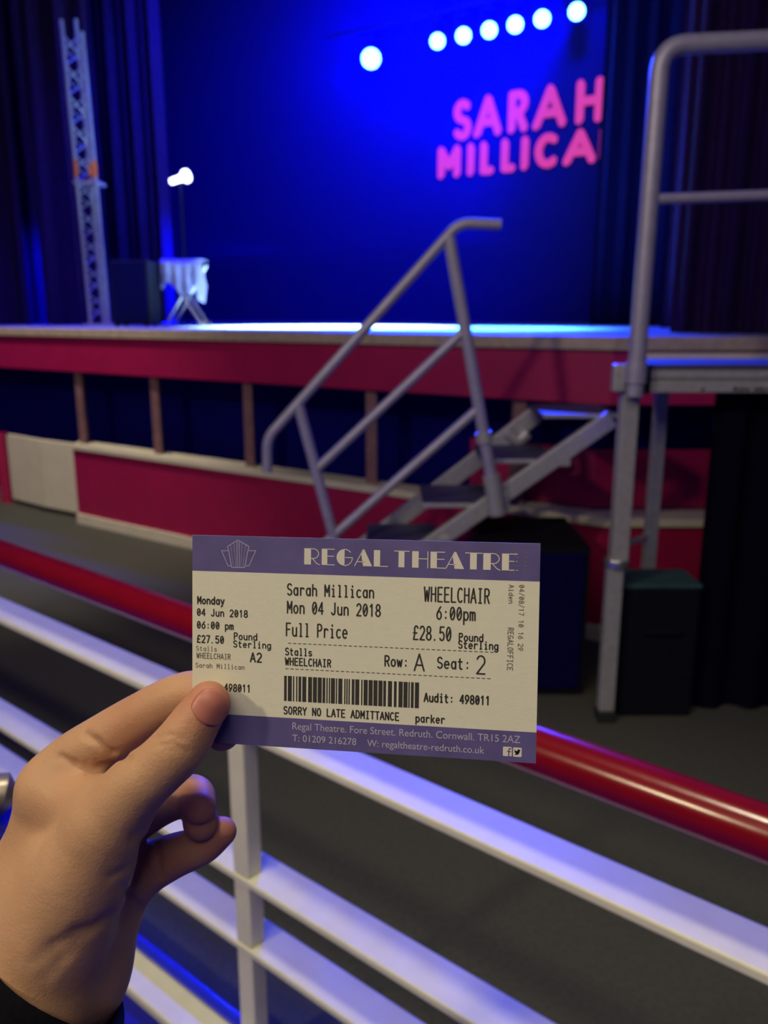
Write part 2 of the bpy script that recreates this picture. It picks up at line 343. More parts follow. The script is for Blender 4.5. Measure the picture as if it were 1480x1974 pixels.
for px in (-1.735, -1.205, -0.655, -0.055, 0.52):
    b = MB(); b.hexa([(px - .024, yl(px) + .05, .475), (px + .024, yl(px) + .03, .475), (px + .024, yl(px) + .08, .475), (px - .024, yl(px) + .10, .475),
                      (px - .024, yl(px) + .05, ZF), (px + .024, yl(px) + .03, ZF), (px + .024, yl(px) + .08, ZF), (px - .024, yl(px) + .10, ZF)])
    part(b, 'post', M['post'], stage, bevel=0.003)
part(strip(-4.2, 3.0, 0.0, 1.07, 0.45, 0.47), 'backing_cloth', M['hazed_cloth'], stage)
part(strip(0.36, 3.0, 0.475, 0.70, 0.16, 0.19), 'inner_panel', M['red'], stage)
for i, (a, c) in enumerate((((-1.835, 4.868), (-2.115, 5.045)), ((-2.119, 5.048), (-2.425, 5.29)))):
    b = MB(); n = Vector((0.6, 0.8))
    b.prism([a, (a[0] + .02, a[1] + .03), (c[0] + .02, c[1] + .03), c], 0.03, 0.452)
    part(b, 'white_panel', M['white'], stage, bevel=0.002)
b = MB(); b.box(-2.50, -2.435, 5.29, 5.35, 0, 0.46)
part(b, 'end_post', M['red'], stage)

# ------------------------------------------------------------------ backdrop, wing curtains, walls
SD = Vector((0.8212, -0.5707, 0)); SN = Vector((0.5707, 0.8212, 0))    # along / behind the backdrop
BD0 = Vector((0, 9.0, 0))
def bdp(s, off, z): p = BD0 + SD * s + SN * off; return Vector((p.x, p.y, z))
def cloth(p0, p1, z0, z1, folds, amp, seed=1, thick=0.012, n=None):
    rnd = random.Random(seed); p0 = Vector((*p0, 0)); p1 = Vector((*p1, 0)); d = p1 - p0; L = d.length; d.normalize(); nn = Vector((-d.y, d.x, 0))
    n = n or folds * 12; ph = [rnd.uniform(0, 6.28) for _ in range(4)]; rows = 10
    vs = []; fs = []
    for side in (0, 1):
        for j in range(rows + 1):
            z = z0 + (z1 - z0) * j / rows
            for i in range(n + 1):
                t = i / n; a = 2 * math.pi * folds * t
                o = amp * (math.sin(a + 0.8 * math.sin(3 * t + ph[0])) + 0.45 * math.sin(0.53 * a + ph[1]) + 0.12 * math.sin(2.7 * a + ph[2] + z * 0.6))
                p = p0 + d * (L * t) + nn * (o + (thick if side else 0)); vs.append((p.x, p.y, z))
    m = (rows + 1) * (n + 1)
    for j in range(rows):
        for i in range(n):
            q = j * (n + 1) + i
            fs.append((q, q + 1, q + n + 2, q + n + 1)); fs.append((m + q + n + 1, m + q + n + 2, m + q + 1, m + q))
    for i in range(n):
        fs.append((i + 1, i, m + i, m + i + 1)); k = rows * (n + 1) + i; fs.append((k, k + 1, m + k + 1, m + k))
    for j in range(rows):
        k = j * (n + 1); fs.append((k, k + n + 1, m + k + n + 1, m + k)); k += n; fs.append((k + n + 1, k, m + k, m + k + n + 1))
    b = MB(); b.add(vs, fs); return b
def curtain(label, p0, p1, z0, z1, folds, amp, seed, m='curtain'):
    o = cloth(p0, p1, z0, z1, folds, amp, seed).build('stage_curtain', M[m], smooth=True)
    return tag(o, label, 'curtain', 'wing curtains')
b = MB(); b.hexa([bdp(-5.2, 0, ZS), bdp(3.6, 0, ZS), bdp(3.6, .02, ZS), bdp(-5.2, .02, ZS), bdp(-5.2, 0, 5.6), bdp(3.6, 0, 5.6), bdp(3.6, .02, 5.6), bdp(-5.2, .02, 5.6)])
tag(b.build('backdrop', M['backdrop']), 'wide dark backdrop cloth lit blue across the back of the stage', 'backdrop')
curtain('dark folded curtain behind the lattice tower at the left of the stage', (-2.60, 6.52), (-2.05, 6.35), ZS, 4.6, 3, 0.05, 3)
curtain('dark curtain at the far left edge of the stage', (-3.75, 6.75), (-2.72, 6.55), ZS, 4.6, 5, 0.05, 13)
curtain('blue lit curtain glimpsed through the gap left of the lattice tower', (-4.1, 8.2), (-2.75, 8.0), ZS, 4.6, 6, 0.04, 17)
curtain('curtain with bright blue lit folds behind the small flood lamp', (-2.55, 7.95), (-1.86, 7.55), ZS, 4.6, 6, 0.05, 5)
curtain('narrow dark curtain cutting off the pink lettering at right', (1.50, 6.25), (1.92, 5.95), ZS, 4.8, 4, 0.03, 7, 'black_cloth')
curtain('blue streaked curtain seen just left of the tall guardrail rungs', (1.62, 5.0), (2.1, 4.75), ZS, 4.4, 5, 0.04, 11)
curtain('dark purple house curtain behind the guardrail at far right', (1.215, 3.62), (1.62, 3.36), ZS, 3.4, 6, 0.03, 9)
b = MB(); b.box(1.50, 2.8, 3.16, 3.22, ZS, 3.6)
structure(b.build('wall_right', M['wall']), 'grey proscenium wall at the right edge')
b = MB(); b.hexa([bdp(-6, .8, 0), bdp(4.5, .8, 0), bdp(4.5, .9, 0), bdp(-6, .9, 0), bdp(-6, .8, 6), bdp(4.5, .8, 6), bdp(4.5, .9, 6), bdp(-6, .9, 6)])
structure(b.build('wall_back', M['black_cloth']), 'dark rear wall behind the backdrop')

# ------------------------------------------------------------------ stroke alphabet (cell 4 wide, caps 6 high)
def arc(cx, cy, rx, ry, a0, a1, n=8):
    return [(cx + rx * math.cos(R(a0 + (a1 - a0) * i / n)), cy + ry * math.sin(R(a0 + (a1 - a0) * i / n))) for i in range(n + 1)]
o_ = lambda cx=2, cy=2, rx=1.7, ry=2: arc(cx, cy, rx, ry, 0, 360, 14)
GL = {
 'A': [[(0, 0), (2, 6), (4, 0)], [(.75, 2), (3.25, 2)]],
 'C': [arc(2.2, 3, 2, 3, 50, 310, 12)],
 'D': [[(.3, 0), (.3, 6), (1.6, 6)] + arc(1.6, 3, 2.2, 3, 90, -90) + [(.3, 0)]],
 'E': [[(3.7, 6), (.4, 6), (.4, 0), (3.8, 0)], [(.4, 3.1), (3.2, 3.1)]],
 'F': [[(3.7, 6), (.4, 6), (.4, 0)], [(.4, 3.1), (3.2, 3.1)]],
 'G': [arc(2.1, 3, 1.9, 3, 50, 320, 12) + [(3.8, 2.7), (2.3, 2.7)]],
 'H': [[(.3, 0), (.3, 6)], [(3.7, 0), (3.7, 6)], [(.3, 3.1), (3.7, 3.1)]],
 'I': [[(2, 0), (2, 6)], [(1, 0), (3, 0)], [(1, 6), (3, 6)]],
 'J': [[(3.2, 6), (3.2, 1.5)] + arc(1.8, 1.5, 1.4, 1.5, 0, -160)],
 'L': [[(.5, 6), (.5, 0), (3.8, 0)]],
 'M': [[(.2, 0), (.2, 6), (2, 2), (3.8, 6), (3.8, 0)]],
 'N': [[(.3, 0), (.3, 6), (3.7, 0), (3.7, 6)]],
 'O': [arc(2, 3, 1.8, 3, 0, 360, 16)],
 'P': [[(.4, 0), (.4, 6), (2.2, 6)] + arc(2.2, 4.5, 1.5, 1.5, 90, -90) + [(.4, 3)]],
 'R': [[(.4, 0), (.4, 6), (2.2, 6)] + arc(2.2, 4.5, 1.5, 1.5, 90, -90) + [(.4, 3)], [(2, 3), (3.8, 0)]],
 'S': [arc(2, 4.5, 1.7, 1.5, 30, 270, 9) + arc(2, 1.5, 1.8, 1.5, 90, -150, 9)],
 'T': [[(.1, 6), (3.9, 6)], [(2, 6), (2, 0)]],
 'W': [[(0, 6), (.9, 0), (2, 4.5), (3.1, 0), (4, 6)]],
 'Y': [[(.1, 6), (2, 3), (3.9, 6)], [(2, 3), (2, 0)]],
 'a': [arc(2, 2, 1.6, 2, 0, 360, 12), [(3.6, 4), (3.6, 0)]],
 'c': [arc(2.2, 2, 1.8, 2, 50, 310, 9)],
 'd': [o_(1.9), [(3.6, 6), (3.6, 0)]],
 'e': [[(.3, 2.1), (3.7, 2.1)] + arc(2, 2, 1.7, 2, 0, 310, 11)],
 'g': [o_(1.9), [(3.6, 4), (3.6, -.6)] + arc(2, -.6, 1.6, 1.2, 0, -160, 6)],
 'h': [[(.4, 6), (.4, 0)], [(.4, 2.6)] + arc(2, 2.6, 1.6, 1.4, 180, 0, 8) + [(3.6, 0)]],
 'i': [[(1, 4), (2, 4), (2, 0)], [(1.2, 0), (2.9, 0)], [(2, 5.4), (2, 6)]],
 'k': [[(.5, 6), (.5, 0)], [(3.4, 4), (.5, 1.5)], [(1.5, 2.4), (3.6, 0)]],
 'l': [[(1, 6), (2, 6), (2, 0)], [(1.2, 0), (2.9, 0)]],
 'm': [[(.1, 0), (.1, 4)], [(.1, 3)] + arc(1.05, 3, .95, 1, 180, 0, 5) + [(2, 0)], [(2, 3)] + arc(2.95, 3, .95, 1, 180, 0, 5) + [(3.9, 0)]],
 'n': [[(.4, 0), (.4, 4)], [(.4, 2.6)] + arc(2, 2.6, 1.6, 1.4, 180, 0, 8) + [(3.6, 0)]],
 'o': [o_()],
 'p': [[(.4, 4), (.4, -2)], o_(2.1)],
 'r': [[(.8, 0), (.8, 4)], [(.8, 2.4)] + arc(2.4, 2.4, 1.6, 1.6, 180, 40, 6)],
 's': [arc(2, 3, 1.5, 1, 30, 270, 7) + arc(2, 1, 1.6, 1, 90, -150, 7)],
 't': [[(1.5, 5.6), (1.5, 1)] + arc(2.6, 1, 1.1, 1, 180, 300, 5), [(.4, 4), (3.2, 4)]],
 'u': [[(.4, 4), (.4, 1.4)] + arc(2, 1.4, 1.6, 1.4, 180, 360, 8), [(3.6, 4), (3.6, 0)]],
 'w': [[(0, 4), (1, 0), (2, 3.4), (3, 0), (4, 4)]],
 'y': [[(.2, 4), (2, .3)], [(3.8, 4), (1.4, -1.6), (.5, -1.8)]],
 '0': [arc(2, 3, 1.7, 3, 0, 360, 14), [(.8, 1.2), (3.2, 4.8)]],
 '1': [[(.9, 4.8), (2.2, 6), (2.2, 0)]],
 '2': [arc(2, 4.3, 1.7, 1.7, 160, -30, 8) + [(.3, 0), (3.8, 0)]],
 '3': [arc(1.9, 4.5, 1.6, 1.5, 140, -90, 8) + arc(1.9, 1.5, 1.8, 1.5, 90, -150, 8)],
 '4': [[(2.9, 0), (2.9, 6), (.1, 1.7), (3.9, 1.7)]],
 '5': [[(3.6, 6), (.7, 6), (.4, 3.3)] + arc(1.9, 1.9, 1.8, 1.9, 120, -150, 9)],
 '6': [[(3.1, 6), (.9, 3.4)] + arc(2, 1.9, 1.7, 1.9, 150, 510, 12)],
 '7': [[(.3, 6), (3.8, 6), (1.5, 0)]],
 '8': [arc(2, 4.5, 1.5, 1.5, 0, 360, 10), arc(2, 1.5, 1.8, 1.5, 0, 360, 12)],
 '9': [[(.9, 0), (3.1, 2.6)] + arc(2, 4.1, 1.7, 1.9, -30, 330, 12)],
 ':': [[(2, .6), (2, 1.0)], [(2, 3.4), (2, 3.8)]], '.': [[(1.4, 0), (1.4, .3)]], '/': [[(.4, -.4), (3.6, 6.4)]],
 '£': [arc(2.4, 4.6, 1.4, 1.4, 20, 180, 7) + [(1.2, 2.6), (.3, 0), (3.8, 0)], [(.2, 2.9), (2.9, 2.9)]],
}
def stroke(b, pts, wd, z, mi=0, joint=7):
    """flat ribbon along a polyline in the xy plane, rounded joints"""
    for (x0, y0), (x1, y1) in zip(pts[:-1], pts[1:]):
        L = math.hypot(x1 - x0, y1 - y0)
        if L < 1e-9: continue
        nx, ny = -(y1 - y0) / L * wd / 2, (x1 - x0) / L * wd / 2
        b.add([(x0 - nx, y0 - ny, z), (x1 - nx, y1 - ny, z), (x1 + nx, y1 + ny, z), (x0 + nx, y0 + ny, z)], [(0, 1, 2, 3)], mi)
    for x, y in pts:
        b.add([(x + wd / 2 * math.cos(2 * math.pi * k / joint), y + wd / 2 * math.sin(2 * math.pi * k / joint), z + wd * 0.001) for k in range(joint)], [tuple(range(joint))], mi)

# ------------------------------------------------------------------ pink lettering projected on the backdrop, built as glowing shapes
projection = empty('projected_lettering', bdp(0.8, -0.03, 2.5), 'large pink two-line lettering projected on the blue backdrop, as glowing shapes', 'projection')
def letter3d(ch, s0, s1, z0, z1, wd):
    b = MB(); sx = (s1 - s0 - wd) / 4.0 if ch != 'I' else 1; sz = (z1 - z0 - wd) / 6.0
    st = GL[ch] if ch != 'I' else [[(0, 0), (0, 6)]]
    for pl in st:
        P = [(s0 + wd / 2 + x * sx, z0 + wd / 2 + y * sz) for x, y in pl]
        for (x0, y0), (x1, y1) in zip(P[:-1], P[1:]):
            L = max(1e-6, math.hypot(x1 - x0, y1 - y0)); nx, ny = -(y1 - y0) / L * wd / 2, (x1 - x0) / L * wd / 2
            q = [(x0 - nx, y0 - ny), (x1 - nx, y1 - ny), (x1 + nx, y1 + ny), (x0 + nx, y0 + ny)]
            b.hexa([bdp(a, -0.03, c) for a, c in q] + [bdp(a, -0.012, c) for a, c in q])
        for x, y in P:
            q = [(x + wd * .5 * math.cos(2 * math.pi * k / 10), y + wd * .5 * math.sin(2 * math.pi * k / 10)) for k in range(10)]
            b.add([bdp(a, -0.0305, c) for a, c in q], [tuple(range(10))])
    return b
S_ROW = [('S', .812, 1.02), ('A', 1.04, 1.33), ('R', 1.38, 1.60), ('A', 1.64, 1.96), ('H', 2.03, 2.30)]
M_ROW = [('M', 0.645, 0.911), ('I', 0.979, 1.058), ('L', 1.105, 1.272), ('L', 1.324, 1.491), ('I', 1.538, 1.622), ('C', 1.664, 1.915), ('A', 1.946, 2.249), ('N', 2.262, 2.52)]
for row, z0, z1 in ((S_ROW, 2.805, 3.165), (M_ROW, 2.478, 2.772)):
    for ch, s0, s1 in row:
        part(letter3d(ch, s0, s1, z0, z1, 0.070), 'letter', M['pink'], projection)

# ------------------------------------------------------------------ stage lamps on their bars
LAMPS = [(0.4827, 8.2645), (0.7026, 8.1117), (0.9136, 7.965), (1.1166, 7.824), (1.3196, 7.6829), (1.569, 7.5095)]
def bar(label, pts, group='lighting bars'):
    b = MB(); b.tube(pts, 0.02, 10)
    return tag(b.build('lighting_bar', M['dark'], smooth=True), label, 'lighting bar', group)
bar('black horizontal bar carrying the row of six blue lamps', [(0.25, 8.48, 3.86), (2.1, 7.20, 3.86)])
bar('short black bar above the lone blue lamp', [(-0.55, 9.03, 3.86), (0.12, 8.57, 3.86)])
ORD = ['leftmost of the row of six glowing blue-white stage lamps', 'second from left in the row of six glowing stage lamps', 'third from left in the row of six glowing stage lamps',
       'fourth from left in the row of six glowing stage lamps', 'fifth from left in the row of six glowing stage lamps', 'rightmost of the row of six stage lamps, cut by the top edge']
def stage_lamp(x, y, z, label, rad, aim, energy, group='stage lamps'):
    p = Vector((x, y, z)); d = (Vector(aim) - p).normalized()
    root = empty('stage_lamp', p, label, 'lamp', group)
    b = MB(); b.tube([d * -0.22, d * -0.16, d * -0.02, d * 0.0], [rad * .55, rad * .95, rad * 1.12, rad * 1.12], 20)
    b.build('housing', M['dark'], root, smooth=True)
    b = MB(); b.tube([d * 0.001, d * 0.012, d * 0.02], [rad, rad * .95, rad * .5], 20)
    b.build('lens', M['lens'], root, smooth=True)
    b = MB(); sd = d.cross(Vector((0, 0, 1))).normalized() * rad * 1.2
    up = Vector((0, 0, .255)); bk = d * -.1
    b.tube([bk + sd, bk + sd + Vector((0, 0, .16)), bk - sd + Vector((0, 0, .16)), bk - sd], 0.008, 8, bend=0.03)
    b.tube([bk + Vector((0, 0, .16)), Vector((bk.x, bk.y, .25))], 0.014, 8)
    b.build('yoke', M['dark'], root, smooth=True)
    lamp('lamp_beam', 'SPOT', p + d * 0.04, aim, energy, (0.012, 0.045, 1.0), spot_size=R(70), spot_blend=0.6, shadow_soft_size=rad)
    return root
for (x, y), lb in zip(LAMPS, ORD):
    stage_lamp(x, y, 3.60, lb, 0.064, (0.35 + 0.25 * (x - 1), 1.0, 0.7), 520)
stage_lamp(-0.1236, 8.6859, 3.572, 'single glowing blue-white stage lamp apart from the row, nearest the middle', 0.088, (-0.4, 1.0, 0.6), 640)

# ------------------------------------------------------------------ things on the stage
t = empty('truss_tower', (-1.985, 6.0, ZS), 'tall aluminium lattice tower with an orange glow coloured onto it at the left of the stage', 'truss tower')
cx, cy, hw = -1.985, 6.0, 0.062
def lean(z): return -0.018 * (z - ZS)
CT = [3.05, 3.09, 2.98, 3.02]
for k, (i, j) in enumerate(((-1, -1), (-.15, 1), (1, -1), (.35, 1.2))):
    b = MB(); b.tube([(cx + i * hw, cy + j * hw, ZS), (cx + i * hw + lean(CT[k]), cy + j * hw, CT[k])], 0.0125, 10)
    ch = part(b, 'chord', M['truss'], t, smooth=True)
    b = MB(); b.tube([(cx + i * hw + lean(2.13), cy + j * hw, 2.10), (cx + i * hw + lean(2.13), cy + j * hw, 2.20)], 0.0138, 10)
    o = part(b, 'orange_glow_band', M['orange'], t, smooth=True); o.parent = ch; o['label'] = 'orange glow as a coloured band'
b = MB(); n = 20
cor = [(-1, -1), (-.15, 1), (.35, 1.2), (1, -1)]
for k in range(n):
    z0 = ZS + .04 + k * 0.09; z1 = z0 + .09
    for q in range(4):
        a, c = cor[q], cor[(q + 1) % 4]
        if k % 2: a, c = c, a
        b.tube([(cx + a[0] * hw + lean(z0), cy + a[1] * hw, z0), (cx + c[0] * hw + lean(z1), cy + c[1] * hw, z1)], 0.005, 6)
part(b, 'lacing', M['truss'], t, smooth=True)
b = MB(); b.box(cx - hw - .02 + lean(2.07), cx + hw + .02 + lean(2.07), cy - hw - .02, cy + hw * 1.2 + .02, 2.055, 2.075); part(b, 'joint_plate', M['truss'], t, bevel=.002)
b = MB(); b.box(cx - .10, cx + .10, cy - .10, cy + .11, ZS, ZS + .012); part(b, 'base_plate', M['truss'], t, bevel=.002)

t = empty('speaker_cabinet', (-1.60, 5.6, ZS), 'black upright speaker cabinet on the stage beside the lattice tower', 'speaker')
b = MB(); b.box(-1.735, -1.49, 5.45, 5.72, ZS + .012, 1.535); part(b, 'cabinet', M['dark'], t, bevel=.012)
b = MB(); b.box(-1.72, -1.505, 5.442, 5.4495, ZS + .03, 1.52); part(b, 'grille', M['black_cloth'], t, bevel=.003)
for x in (-1.72, -1.53):
    for y in (5.48, 5.67):
        b = MB(); b.tube([(x, y, ZS), (x, y, ZS + .012)], .015, 10); part(b, 'foot', M['rubber'], t)

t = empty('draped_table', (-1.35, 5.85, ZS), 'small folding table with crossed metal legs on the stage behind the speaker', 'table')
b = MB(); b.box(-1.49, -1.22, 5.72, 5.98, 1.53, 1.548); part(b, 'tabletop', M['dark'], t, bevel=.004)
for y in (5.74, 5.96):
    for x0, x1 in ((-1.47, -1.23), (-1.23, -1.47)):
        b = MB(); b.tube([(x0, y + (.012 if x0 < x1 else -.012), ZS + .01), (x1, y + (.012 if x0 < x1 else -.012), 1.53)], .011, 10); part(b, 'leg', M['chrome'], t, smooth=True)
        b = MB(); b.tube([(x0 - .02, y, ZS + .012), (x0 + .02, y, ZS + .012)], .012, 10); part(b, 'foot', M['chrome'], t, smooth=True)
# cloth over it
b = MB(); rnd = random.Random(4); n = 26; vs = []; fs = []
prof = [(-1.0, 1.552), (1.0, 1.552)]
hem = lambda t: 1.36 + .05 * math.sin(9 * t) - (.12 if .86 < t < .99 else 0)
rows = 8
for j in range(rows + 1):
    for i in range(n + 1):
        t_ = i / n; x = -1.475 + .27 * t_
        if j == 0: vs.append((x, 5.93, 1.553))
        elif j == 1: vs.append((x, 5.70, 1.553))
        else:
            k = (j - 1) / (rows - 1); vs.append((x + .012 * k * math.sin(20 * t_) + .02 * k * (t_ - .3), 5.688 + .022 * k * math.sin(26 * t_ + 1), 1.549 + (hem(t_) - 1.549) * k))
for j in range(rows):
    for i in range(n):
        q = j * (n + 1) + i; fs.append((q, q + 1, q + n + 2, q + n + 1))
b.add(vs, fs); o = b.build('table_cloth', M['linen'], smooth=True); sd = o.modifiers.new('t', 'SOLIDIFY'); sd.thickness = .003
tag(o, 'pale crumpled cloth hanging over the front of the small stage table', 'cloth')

t = empty('flood_lamp', (-1.52, 6.5, ZS), 'small bright white flood lamp on a thin stand by the left curtain', 'lamp')
b = MB(); b.tube([(-1.50, 6.5, ZS), (-1.50, 6.5, 2.15)], .008, 8); part(b, 'stand', M['dark'], t)
for a in (0.4, 2.5, 4.6):
    b = MB(); b.tube([(-1.50, 6.5, ZS + .14), (-1.50 + .15 * math.cos(a), 6.5 + .15 * math.sin(a), ZS + .008)], .007, 8); part(b, 'leg', M['dark'], t)
b = MB(); b.tube([(-1.565, 6.49, 2.150), (-1.50, 6.47, 2.166), (-1.45, 6.45, 2.180)], [.020, .022, .030], 14); part(b, 'housing', M['flood'], t, smooth=True)
b = MB(); b.tube([(-1.45, 6.45, 2.180), (-1.43, 6.44, 2.185), (-1.42, 6.437, 2.187)], [.046, .044, .02], 16); part(b, 'lens', M['flood'], t, smooth=True)

# ------------------------------------------------------------------ staging deck with guardrail at the right
YD = 2.293
t = empty('staging_deck', (1.2, 2.6, 0), 'aluminium-framed staging deck on square legs in front of the stage', 'platform')
b = MB(); b.prism([(.63, 2.285), (2.1, 2.285), (2.1, 2.57), (.80, 2.57)], 1.052, 1.068); part(b, 'deck_top', M['tread'], t, bevel=.002)
b = MB()
for z0, z1, y in ((1.030, 1.052, 2.283), (0.992, 1.022, 2.283), (1.022, 1.030, 2.291)):
    b.box(0.66, 2.1, y, 2.31, z0, z1)
part(b, 'front_beam', M['alu'], t, bevel=.002)
b = MB(); b.prism([(.645, 2.312), (.675, 2.312), (.83, 2.545), (.80, 2.545)], .992, 1.052); part(b, 'side_beam', M['alu'], t, bevel=.002)
b = MB(); b.box(0.80, 2.1, 2.55, 2.57, .992, 1.052); part(b, 'rear_beam', M['alu'], t, bevel=.002)
b = MB(); rnd = random.Random(8)
for x0, x1 in ((.868, .876), (.955, .964), (.968, .978), (.981, .986), (.990, .999), (1.012, 1.020), (1.023, 1.03), (1.033, 1.043), (1.05, 1.06)):
    b = MB(); h = rnd.uniform(.006, .010); b.box(x0, x1, 2.2815, 2.2829, .997, .997 + h); part(b, 'stencil_mark', M['dark'], t)
b = MB(); b.box(0.622, 0.655, 2.265, 2.30, .995, 1.070); b.box(0.655, .715, 2.268, 2.282, 1.0, 1.066); part(b, 'corner_bracket', M['alu'], t, bevel=.006)
b = MB(); b.box(0.70, 0.722, 2.262, 2.282, .99, 1.068); part(b, 'bracket_block', M['dark'], t, bevel=.003)
b = MB(); b.box(.655, .703, 2.285, 2.333, .50, .992); part(b, 'leg', M['alu'], t, bevel=.004)
b = MB(); b.box(.648, .694, 2.29, 2.33, .035, .50); part(b, 'leg', M['alu'], t, bevel=.004)
b = MB(); b.tube([(.675, 2.31, .488), (.675, 2.31, .512)], .036, 16); part(b, 'collar', M['chrome'], t, bevel=.002)
b = MB(); b.box(.645, .698, 2.283, 2.337, 0, .035); part(b, 'foot', M['rubber'], t, bevel=.004)
b = MB(); b.box(.822, .858, 2.505, 2.545, 0.0, .992); part(b, 'leg', M['alu'], t, bevel=.003)
b = MB(); b.box(1.95, 1.99, 2.30, 2.34, 0.0, .992); part(b, 'leg', M['alu'], t, bevel=.003)
b = MB(); b.tube([(.69, 2.32, .545), (.825, 2.52, .52)], .010, 10); part(b, 'brace', M['alu'], t, smooth=True)

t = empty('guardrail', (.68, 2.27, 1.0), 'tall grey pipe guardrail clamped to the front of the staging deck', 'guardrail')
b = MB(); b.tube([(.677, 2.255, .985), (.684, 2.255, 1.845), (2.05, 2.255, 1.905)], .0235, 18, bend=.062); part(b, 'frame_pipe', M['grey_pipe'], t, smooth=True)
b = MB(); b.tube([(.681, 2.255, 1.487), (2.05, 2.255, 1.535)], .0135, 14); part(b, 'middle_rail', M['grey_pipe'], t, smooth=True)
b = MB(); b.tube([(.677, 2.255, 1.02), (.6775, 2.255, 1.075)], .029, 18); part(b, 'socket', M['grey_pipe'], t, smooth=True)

# ------------------------------------------------------------------ access stairs with handrail
t = empty('access_stairs', (.3, 2.7, 0), 'grey metal access stairs rising to the staging deck', 'stairs')
NE0, NE1 = Vector((.700, 2.55, .889)), Vector((-.515, 2.57, -.005))
FA0, FA1 = Vector((.535, 2.885, .868)), Vector((-.555, 2.905, .0))
def beamv(a, b_, wy, wz):
    q = MB(); d = (b_ - a).normalized(); up = Vector((0, 1, 0)).cross(d); up = -up if up.z < 0 else up
    q.hexa([a + Vector((0, -wy / 2, 0)) - up * wz / 2, b_ + Vector((0, -wy / 2, 0)) - up * wz / 2, b_ + Vector((0, wy / 2, 0)) - up * wz / 2, a + Vector((0, wy / 2, 0)) - up * wz / 2,
            a + Vector((0, -wy / 2, 0)) + up * wz / 2, b_ + Vector((0, -wy / 2, 0)) + up * wz / 2, b_ + Vector((0, wy / 2, 0)) + up * wz / 2, a + Vector((0, wy / 2, 0)) + up * wz / 2])
    return q
part(beamv(NE0, NE1, .03, .054), 'stringer', M['alu'], t, bevel=.003)
part(beamv(FA0, FA1, .03, .060), 'stringer', M['alu'], t, bevel=.003)
for i in range(6):
    z = .900 - .142 * i; x0 = .495 - .185 * i
    b = MB(); b.box(x0, x0 + .24, 2.568, 2.868, z - .012, z); part(b, 'tread', M['tread'], t, bevel=.002)
    b = MB(); b.box(x0 - .002, x0 + .24, 2.560, 2.5679, z - .012, z + .001); part(b, 'nosing', M['alu'], t, bevel=.002)
    if i < 4:
        b = MB(); b.box(x0 + .05, x0 + .085, 2.538, 2.56, z - .16, z - .10); part(b, 'bracket', M['alu'], t, bevel=.004)
b = MB(); b.tube([(.43, 2.876, .80), (.47, 2.874, .77), (.50, 2.872, .80)], .024, 10, bend=.01); part(b, 'hook_plate', M['alu'], t, smooth=True)

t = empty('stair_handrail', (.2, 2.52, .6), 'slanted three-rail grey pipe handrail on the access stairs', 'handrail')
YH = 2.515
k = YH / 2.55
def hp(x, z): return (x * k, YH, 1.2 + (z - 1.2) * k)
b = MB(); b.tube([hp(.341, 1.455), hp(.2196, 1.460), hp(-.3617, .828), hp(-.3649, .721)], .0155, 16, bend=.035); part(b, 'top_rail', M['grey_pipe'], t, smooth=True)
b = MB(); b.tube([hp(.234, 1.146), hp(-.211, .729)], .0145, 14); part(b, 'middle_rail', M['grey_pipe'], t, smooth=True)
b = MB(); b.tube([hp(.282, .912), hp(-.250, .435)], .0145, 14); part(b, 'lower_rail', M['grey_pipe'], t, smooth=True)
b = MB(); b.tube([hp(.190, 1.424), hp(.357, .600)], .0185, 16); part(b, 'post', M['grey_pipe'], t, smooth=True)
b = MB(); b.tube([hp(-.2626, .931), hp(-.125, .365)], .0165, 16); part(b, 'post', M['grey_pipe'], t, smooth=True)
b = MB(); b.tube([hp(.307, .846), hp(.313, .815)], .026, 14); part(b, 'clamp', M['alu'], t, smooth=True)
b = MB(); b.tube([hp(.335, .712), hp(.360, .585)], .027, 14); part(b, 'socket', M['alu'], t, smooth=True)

# ------------------------------------------------------------------ black boxes on the floor below the deck
t = empty('speaker_cabinet', (.52, 2.62, 0), 'large black speaker cabinet on the floor under the stairs', 'speaker')
b = MB(); b.box(.31, .64, 2.47, 2.535, .01, .50); b.box(.31, .64, 2.535, 2.86, .01, .50); part(b, 'cabinet', M['dark'], t)
b = MB(); b.box(.325, .625, 2.462, 2.4695, .03, .48); part(b, 'grille', M['black_cloth'], t, bevel=.003)
for x in (.34, .61):
    for y in (2.5, 2.82):
        b = MB(); b.tube([(x, y, 0), (x, y, .01)], .015, 10); part(b, 'foot', M['rubber'], t)
t = empty('equipment_case', (.84, 2.41, 0), 'low black case with a dark teal top under the deck beside the front leg', 'case')
b = MB(); b.box(.715, .938, 2.33, 2.487, .0, .412); part(b, 'body', M['dark'], t, bevel=.006)
b = MB(); b.box(.712, .941, 2.327, 2.49, .412, .424); part(b, 'lid', M['teal'], t, bevel=.004)
b = MB(); b.tube([(.78, 2.33, .28), (.78, 2.312, .28), (.88, 2.312, .28), (.88, 2.33, .28)], .006, 8, bend=.008); part(b, 'handle', M['dark'], t, smooth=True)
o = cloth((.955, 2.39), (2.0, 2.39), 0.0, .985, 9, .014, 21).build('deck_skirt', M['skirt'], smooth=True)
tag(o, 'black cloth skirt hanging from the staging deck at the right', 'cloth')

